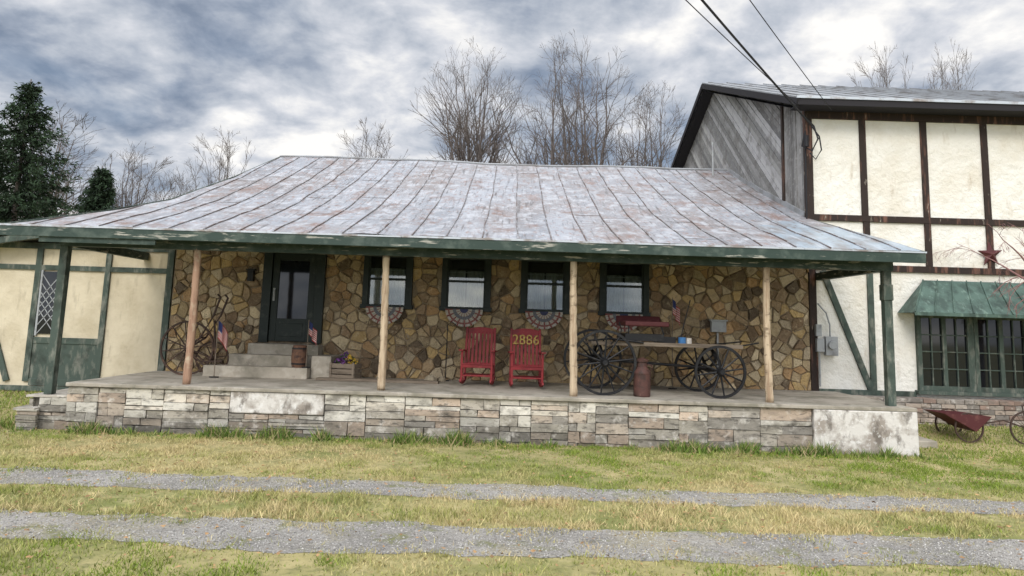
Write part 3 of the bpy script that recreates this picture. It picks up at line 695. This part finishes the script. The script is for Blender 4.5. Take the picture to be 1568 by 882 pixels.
def flag(loc, h, rz=0, w=.3, fh=.24, droop=.5):
    E = empty('american_flag', loc, rz); mb = MB(); mb.tube([(0, 0, 0), (0, 0, h)], .009, 7); mb.obj('pole', m_oldwood, E)
    mb = MB(); mb.tube([(0, 0, 0), (0, 0, .02)], .09, 12); mb.obj('base', m_black, E)
    mb = MB(); nx, nz = 14, 13
    P_ = lambda i, k: (w * i / nx, .03 * math.sin(i * .9) * i / nx * 2, h - .02 - fh * k / nz - droop * w * (i / nx) ** 1.4)
    for i in range(nx):
        for k in range(nz):
            col = (.03, .04, .12) if (i < 6 and k < 7) else ((.40, .03, .035) if k % 2 == 0 else (.55, .52, .47))
            mb.add([P_(i, k), P_(i + 1, k), P_(i + 1, k + 1), P_(i, k + 1)], [(0, 1, 2, 3)], col)
    mb.obj('cloth', m_attr, E)
flag((-5.72, 14.7, FZ), 1.12, .3, .2, .34, 1.3)
flag((-4.02, 15.0, 1.02), .95, .9, .2, .26, 1.2)
flag((3.36, 15.3, FZ), 1.85, .5, .18, .30, 1.4)

E = empty('wooden_keg', (-4.18, 15.05, 1.02)); mb = MB()
mb.tube([(0, 0, z) for z in (0, .1, .22, .34, .44)], [.13, .15, .157, .15, .13], 18); mb.obj('staves', m_rust, E)
mb = MB(); 
for z_ in (.06, .36): mb.tube([(0, 0, z_), (0, 0, z_ + .03)], .151, 18)
mb.obj('hoops', m_black, E)
E = empty('flower_crate', (-3.27, 15.2, FZ), -.2); mb = MB()
for z_ in (.0, .11, .22):
    mb.box(-.27, .27, -.18, -.16, z_ + .01, z_ + .10); mb.box(-.27, .27, .16, .18, z_ + .01, z_ + .10); mb.box(-.27, -.25, -.16, .16, z_ + .01, z_ + .1); mb.box(.25, .27, -.16, .16, z_ + .01, z_ + .1)
for sx in (-.24, .24): mb.box(sx - .02, sx + .02, -.2, -.181, 0, .34)
mb.obj('crate', m_oldwood, E); mb = MB(); random.seed(4)
for k in range(520):
    a = R(0, 6.28); rr = R(0, .26); c = Vector((rr * math.cos(a), rr * .7 * math.sin(a), .3 + .20 * (1 - rr / .26) + R(0, .05))); s_ = R(.015, .03)
    col = (.16, .05, .22) if c.x < .05 else (.55, .36, .05)
    if random.random() < .35: col = (.05, .08, .03)
    t = Vector((R(-1, 1), R(-1, 1), R(-1, 1))).normalized(); u = t.orthogonal().normalized() * s_; v = t.cross(u)
    mb.add([c + u, c + v, c - u, c - v], [(0, 1, 2, 3)], col)
mb.obj('flowers', m_attr, E)
E = MB(); E.box(-3.75, -1.35, 14.75, 14.95, FZ, FZ + .05); E.box(-3.3, -1.6, 14.97, 15.12, FZ, FZ + .04); E.obj('wooden_planks', m_oldwood, None, bevel=.006)
mb = MB(); random.seed(6)
for c, s_ in (((-1.55, 15.3), .14), ((-1.35, 15.45), .10), ((-2.6, 15.5), .11)):
    mb.tube([(c[0], c[1], FZ), (c[0] + .01, c[1], FZ + s_ * .6), (c[0], c[1], FZ + s_)], [s_, s_ * .95, s_ * .45], 7, (.33, .28, .2))
mb.obj('loose_stones', m_fieldstone, None, bevel=.02)
mb = MB(); mb.tube([(-1.28, 15.6, FZ), (-1.28, 15.6, 1.95), (-1.2, 15.6, 2.02), (-1.1, 15.6, 1.95)], .012, 6); mb.box(-1.36, -1.2, 15.52, 15.68, FZ, FZ + .02); mb.obj('shepherds_hook', m_black, None)
for c, w in wins:
    E = empty('patriotic_bunting', (c - .02, 15.80, 2.29)); mb = MB(); n_ = 32
    rings = [(0, .09, (.06, .065, .12)), (.09, .17, (.42, .40, .34)), (.17, .24, (.15, .155, .17)), (.24, .31, (.42, .39, .33)), (.31, .35, (.24, .10, .085)), (.35, .40, (.46, .43, .37))]
    for k in range(n_):
        a0 = math.pi + math.pi * k / n_; a1 = math.pi + math.pi * (k + 1) / n_; y0 = -.03 * (k % 2); y1 = -.03 * ((k + 1) % 2)
        for r0, r1, col in rings:
            P_ = lambda r, a, y_: (r * math.cos(a), y_ * r / .4, r * .92 * math.sin(a))
            cc = col if (k % 4 or col[0] < .38) else (.22, .08, .07)
            mb.add([P_(r0, a0, y0), P_(r1, a0, y0), P_(r1, a1, y1), P_(r0, a1, y1)], [(0, 1, 2, 3)], cc)
    mb.obj('pleated_fan', m_attr, E)

# ------------------------------------------------------------------ garden cart at right
E = empty('garden_cart', (8.9, 14.0, .1)); mb = MB()
mb.wheel((-.35, -.02, .27), .27, 16, w=.03, t=.025, sr=.004, hr=.03, hl=.1); mb.wheel((.65, -.1, .30), .30, 18, w=.03, t=.025, sr=.004, hr=.03, hl=.1); mb.wheel((-.3, .7, .27), .27, 16, w=.03, t=.025, sr=.004, hr=.03, hl=.1)
mb.tube([(-.35, 0, .27), (-.3, .7, .27)], .015, 6); mb.tube([(-.3, 0, .3), (.3, 0, .42), (.65, -.1, .3)], .015, 6); mb.tube([(.65, -.1, .3), (.6, -.1, .7), (1.1, -.1, .85)], .015, 6)
mb.obj('wheels_frame', m_darkrust, E)
mb = MB()
mb.add([(-.85, -.08, .52), (-.25, -.08, .20), (.05, -.08, .48), (-.2, -.08, .50), (-.85, .6, .52), (-.25, .6, .20), (.05, .6, .48), (-.2, .6, .50)], [(0, 1, 2, 3), (4, 7, 6, 5), (0, 4, 5, 1), (1, 5, 6, 2)])
mb.obj('tray', m_brownred, E, bevel=.01)

# ------------------------------------------------------------------ wires
def wire(pts, r):
    mb = MB(); a, b = Vector(pts[0]), Vector(pts[1]); P_ = []
    for i in range(25):
        t = i / 24; p = a.lerp(b, t); p.z -= .45 * 4 * t * (1 - t) * .35; P_.append(p)
    mb.tube(P_, r, 6); return mb
for k, (a, q, r) in enumerate([((6.45, 15.6, 6.5), (2.99, 11, 7.14), .022), ((6.2, 15.6, 6.9), (2.75, 11, 7.14), .009), ((6.9, 15.6, 6.85), (3.74, 11, 7.14), .009)]):
    a = Vector(a); q = Vector(q); e = a + (q - a) * 3.6
    wire((a, e), r).obj('power_line', m_wire)
E = empty('utility_pole', (-5.9, -1.2, 0)); mb = MB(); mb.tube([(0, 0, 0), (0, 0, 10)], [.16, .12], 12); mb.box(-1, 1, -.06, .06, 9, 9.14); mb.obj('pole', m_oldwood, E)

# ------------------------------------------------------------------ trees : leaders fan out from a low fork to an ovoid crown
def tree_mesh(seed, H, W, h0=.33, leaders=9, sides=11, tipr=.009, r0=.15, stems=1, low=.42, droop=0.):
    rd = random.Random(seed); mb = MB(); U = rd.uniform
    cz = H * (low + 1) / 2; rz = H * (1 - low) / 2; rx = W / 2
    def env(p):   # how far outside the crown
        return ((p.x / rx) ** 2 + (p.y / rx) ** 2 + ((p.z - cz) / rz) ** 2) ** .5
    def twig(p, d, L, r, lv):
        ns = 4 if lv < 2 else 3; pts = [p]; rr = [r]; q = p.copy(); dd = d.copy()
        for i in range(ns):
            dd = (dd + Vector((U(-1, 1), U(-1, 1), U(-.7, .9) - droop)) * .17).normalized(); q = q + dd * L / ns
            pts.append(q.copy()); rr.append(max(tipr * .5, r * (1 - .6 * (i + 1) / ns)))
            if env(q) > 1.07 + U(0, .08): break
        mb.tube(pts, rr, 4 if lv < 2 else 3, cap=False)
        if lv >= 3 or len(pts) < 3: return
        for k in range([6, 5, 3][lv] if lv else 6):
            t = U(.2, 1) * (len(pts) - 1.001); i = int(t); pp = pts[i].lerp(pts[i + 1], t - i)
            ax = dd.orthogonal().normalized(); ax.rotate(Matrix.Rotation(U(0, 6.28), 3, dd)); a = U(.4, .85)
            twig(pp, (dd * math.cos(a) + ax * math.sin(a) + Vector((0, 0, .12 - droop * .2))).normalized(), L * U(.4, .62), max(tipr * .7, r * .5), lv + 1)
    for s in range(stems):
        ox = (s - (stems - 1) / 2) * W * .10; fork = Vector((ox * 1.6 + U(-.1, .1), U(-.2, .2), H * h0 * U(.9, 1.1)))
        mb.tube([(ox, 0, 0), (ox * 1.2 + U(-.1, .1), 0, fork.z * .5), fork], [r0 * 1.25, r0, r0 * .85], 8)
        nl = leaders // stems + (1 if stems > 1 else 0)
        for k in range(nl):
            a = 2 * math.pi * (k + U(-.3, .3)) / nl; e = U(.1, 1.35) if k else 1.45
            tgt = Vector((ox * 2 + math.cos(a) * math.cos(e) * rx * .95, math.sin(a) * math.cos(e) * rx * .95, cz + math.sin(e) * rz * U(.9, .98)))
            ctl = fork.lerp(tgt, .42); ctl.z += rz * .28 * (1 - math.sin(e) * .6); ctl.x += U(-.25, .25)
            ns = 12; pts = []; rr = []
            for i in range(ns + 1):
                t = i / ns; p = fork * (1 - t) ** 2 + ctl * 2 * t * (1 - t) + tgt * t * t
                if 0 < i: p += Vector((U(-1, 1), U(-1, 1), 0)) * .05 * H / 15 * 1.5
                pts.append(p); rr.append(max(tipr, r0 * .62 * (1 - t) ** .9))
            mb.tube(pts, rr, 6, cap=False)
            for j in range(sides):
                t = .12 + .85 * (j + U(0, 1)) / sides; f = t * ns; i = min(int(f), ns - 1); pp = pts[i].lerp(pts[i + 1], f - i)
                dd = (pts[i + 1] - pts[i]).normalized(); ax = dd.orthogonal().normalized(); ax.rotate(Matrix.Rotation(U(0, 6.28), 3, dd)); an = U(.45, .9)
                L = H * .21 * (1.15 - t * .75) * U(.7, 1.15)
                twig(pp, (dd * math.cos(an) + ax * math.sin(an) + Vector((0, 0, .2 - droop * .5))).normalized(), L, max(tipr, rr[i] * .5), 1)
    return mb
def tree(loc, rot=0, mat=m_bark, **k):
    o = tree_mesh(**k).obj('bare_tree', mat); o.location = loc; o.rotation_euler = (0, 0, rot); return o
tree((-1.9, 34, 0), seed=1, H=15.0, W=5.6, leaders=10, sides=12, r0=.17, tipr=.008)
tree((2.8, 34, 0), seed=2, H=15.3, W=6.6, leaders=9, sides=11, stems=3, r0=.15, tipr=.009, low=.36)
tree((6.8, 37, 0), seed=3, H=14.4, W=5.0, leaders=8, sides=10, stems=2, r0=.12, tipr=.009)
t_ = tree((-7.3, 37, 0), seed=4, H=11.9, W=4.6, leaders=7, sides=9, r0=.11, tipr=.010)
def inst(o, loc, s, rot):
    q = bpy.data.objects.new(o.name.split('.')[0], o.data); link(q); q.location = loc; q.scale = s; q.rotation_euler = (0, 0, rot)
for l, s, r_ in [((-15.6, 39, 0), (.9, .9, .98), 1), ((-19.5, 42, 0), (1, 1, .84), 2.2), ((-26.8, 41, 0), (1.7, 1.7, 1.12), 3.1), ((-23, 44, 0), (1.2, 1.2, 1.0), 4), ((-13.2, 46, 0), (1.0, 1.0, .84), 5), 
                 ((23.2, 45, 0), (1.0, 1.0, 1.66), .3), ((27.4, 45, 0), (1.0, 1.0, 1.68), 1.9), ((-31, 50, 0), (1.4, 1.4, 1.0), 1.2)]: inst(t_, l, s, r_)
tree((11.2, 14.2, .2), seed=8, H=4.6, W=5.0, leaders=8, sides=6, r0=.07, tipr=.005, low=.5, droop=.9, h0=.5, mat=m_barkred)
# distant tree line
mb = MB(); random.seed(12)
base = tree_mesh(seed=6, H=9, W=5, leaders=5, sides=3, r0=.12, tipr=.02); BV = np.array(base.v)
for k in range(46):
    s_ = R(.7, 1.1); X = -95 + k * 4.2 + R(-1.5, 1.5); a = R(0, 6.28); c, s = math.cos(a), math.sin(a)
    V = np.stack([(BV[:, 0] * c - BV[:, 1] * s) * s_ + X, (BV[:, 0] * s + BV[:, 1] * c) * s_ + 75 + R(-5, 5), BV[:, 2] * s_], 1)
    o = len(mb.v); mb.v += [tuple(v) for v in V]; mb.f += [tuple(i + o for i in f) for f in base.f]; mb.c += base.c
mb.obj('distant_trees', m_bark)

def spruce(loc, H, Rr, seed):
    rd = np.random.default_rng(seed); E = empty('spruce_tree', loc)
    mb = MB(); mb.tube([(0, 0, 0), (0, 0, H)], [.2, .02], 8); mb.obj('trunk', m_bark, E)
    VV = []; CC = []
    nl = 46
    for i in range(nl):
        t = i / nl; z = .6 + (H - .7) * t; rad = Rr * (1 - t) ** .72 * rd.uniform(.76, 1.15) + .1
        nb = int(11 + 10 * (1 - t))
        for b in range(nb):
            a = rd.random() * 6.28; L = rad * rd.uniform(.55, 1.12); ns = int(8 + 34 * L / Rr)
            tt = rd.random(ns) ** .7
            px = np.cos(a) * L * tt; py = np.sin(a) * L * tt; pz = z - .36 * L * tt + .16 * L * tt ** 3
            for q in range(3):
                c = np.stack([px, py, pz], 1) + rd.normal(0, .07, (ns, 3))
                d1 = rd.normal(0, 1, (ns, 3)); d1[:, 0] += np.cos(a) * 1.5; d1[:, 1] += np.sin(a) * 1.5; d1[:, 2] -= .6
                d1 /= np.linalg.norm(d1, axis=1)[:, None]; d2 = rd.normal(0, 1, (ns, 3)); d2 /= np.linalg.norm(d2, axis=1)[:, None]
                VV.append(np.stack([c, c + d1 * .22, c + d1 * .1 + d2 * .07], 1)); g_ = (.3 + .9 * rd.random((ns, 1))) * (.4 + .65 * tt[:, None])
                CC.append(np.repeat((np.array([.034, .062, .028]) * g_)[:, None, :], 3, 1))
    V = np.concatenate(VV).reshape(-1, 3); C = np.concatenate(CC).reshape(-1, 3); F = np.arange(len(V)).reshape(-1, 3)
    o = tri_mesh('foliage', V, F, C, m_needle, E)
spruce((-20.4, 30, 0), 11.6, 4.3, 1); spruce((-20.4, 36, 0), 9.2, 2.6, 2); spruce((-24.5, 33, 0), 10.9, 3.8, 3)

# ------------------------------------------------------------------ camera
cam = bpy.data.cameras.new('camera'); co = bpy.data.objects.new('camera', cam); link(co); S.camera = co
cam.sensor_fit = 'HORIZONTAL'; cam.sensor_width = 36; cam.lens = 25.94; cam.shift_y = -.0657; cam.clip_end = 3000; cam.clip_start = .1
co.matrix_world = Matrix.Translation((0, 0, 2.0)) @ Matrix.Rotation(math.radians(98), 4, 'X') @ Matrix.Rotation(math.radians(1.75), 4, 'Z')

# ------------------------------------------------------------------ light & sky
SE, SAZ = math.radians(36), math.radians(196)   # veiled sun behind the camera
sl = bpy.data.lights.new('sun', 'SUN'); sl.energy = 1.4; sl.angle = math.radians(16); sl.color = (1, .93, .84)
so = bpy.data.objects.new('sun', sl); link(so)
sd = Vector((math.sin(SAZ) * math.cos(SE), math.cos(SAZ) * math.cos(SE), math.sin(SE)))
so.rotation_euler = (-sd).to_track_quat('-Z', 'Y').to_euler()
w = bpy.data.worlds.new('World'); S.world = w; w.use_nodes = True; nt = w.node_tree; N = nt.nodes; L = nt.links
bg = N['Background']; bg.inputs[1].default_value = .1
sky = N.new('ShaderNodeTexSky'); sky.sky_type = 'NISHITA'; sky.sun_disc = False; sky.sun_elevation = SE; sky.sun_rotation = SAZ
tc = N.new('ShaderNodeTexCoord'); sp = N.new('ShaderNodeSeparateXYZ'); L.new(tc.outputs['Generated'], sp.inputs[0])
def mth(op, a, b=None):
    n = N.new('ShaderNodeMath'); n.operation = op
    for i, v in enumerate((a, b)):
        if v is None: continue
        if isinstance(v, (int, float)): n.inputs[i].default_value = v
        else: L.new(v, n.inputs[i])
    return n.outputs[0]
zc = mth('ADD', mth('MAXIMUM', sp.outputs[2], 0), .30)
cx = mth('DIVIDE', sp.outputs[0], zc); cy = mth('DIVIDE', sp.outputs[1], zc)
cb = N.new('ShaderNodeCombineXYZ'); L.new(cx, cb.inputs[0]); L.new(cy, cb.inputs[1])
def noi(scale, det, dist, off):
    mp = N.new('ShaderNodeMapping'); mp.inputs['Location'].default_value = off; L.new(cb.outputs[0], mp.inputs[0])
    n = N.new('ShaderNodeTexNoise'); n.inputs['Scale'].default_value = scale; n.inputs['Detail'].default_value = det; n.inputs['Distortion'].default_value = dist; n.inputs['Roughness'].default_value = .56
    L.new(mp.outputs[0], n.inputs['Vector']); return n.outputs[0]
n1 = noi(1.9, 9, .25, (4.3, 1.6, 0)); n2 = noi(6.5, 8, .2, (5, 3, 0))
nn = mth('ADD', mth('MULTIPLY', n1, .60), mth('MULTIPLY', n2, .40))
rp = N.new('ShaderNodeValToRGB'); L.new(nn, rp.inputs[0]); e = rp.color_ramp.elements
e[0].position = .38; e[0].color = (.22, .27, .36, 1); e[1].position = .60; e[1].color = (1, .98, .95, 1)
for p, c in ((.43, (.34, .39, .48)), (.48, (.50, .54, .61)), (.53, (.68, .70, .75))):
    q = e.new(p); q.color = (*c, 1)
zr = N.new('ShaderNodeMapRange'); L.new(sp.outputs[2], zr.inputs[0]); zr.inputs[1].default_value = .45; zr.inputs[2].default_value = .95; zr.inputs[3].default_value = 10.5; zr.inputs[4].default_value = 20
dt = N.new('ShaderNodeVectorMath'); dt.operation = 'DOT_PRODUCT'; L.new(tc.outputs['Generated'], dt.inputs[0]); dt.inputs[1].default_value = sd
gr = N.new('ShaderNodeMapRange'); L.new(dt.outputs['Value'], gr.inputs[0]); gr.inputs[1].default_value = .1; gr.inputs[2].default_value = 1; gr.inputs[3].default_value = 1; gr.inputs[4].default_value = 3.0  # extra cloud glow around the sun direction, added to brighten the porch interior
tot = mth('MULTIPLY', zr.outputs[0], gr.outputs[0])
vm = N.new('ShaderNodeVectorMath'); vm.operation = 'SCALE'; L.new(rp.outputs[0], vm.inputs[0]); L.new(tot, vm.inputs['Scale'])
mk = N.new('ShaderNodeMapRange'); L.new(n1, mk.inputs[0]); mk.inputs[1].default_value = .3; mk.inputs[2].default_value = .42; mk.inputs[3].default_value = .7; mk.inputs[4].default_value = .98
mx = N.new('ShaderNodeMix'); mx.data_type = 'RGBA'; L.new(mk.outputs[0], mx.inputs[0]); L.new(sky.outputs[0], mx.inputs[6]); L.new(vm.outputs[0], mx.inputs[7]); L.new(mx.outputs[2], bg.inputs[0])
S.view_settings.view_transform = 'Standard'; S.view_settings.look = 'None'; S.view_settings.exposure = 0
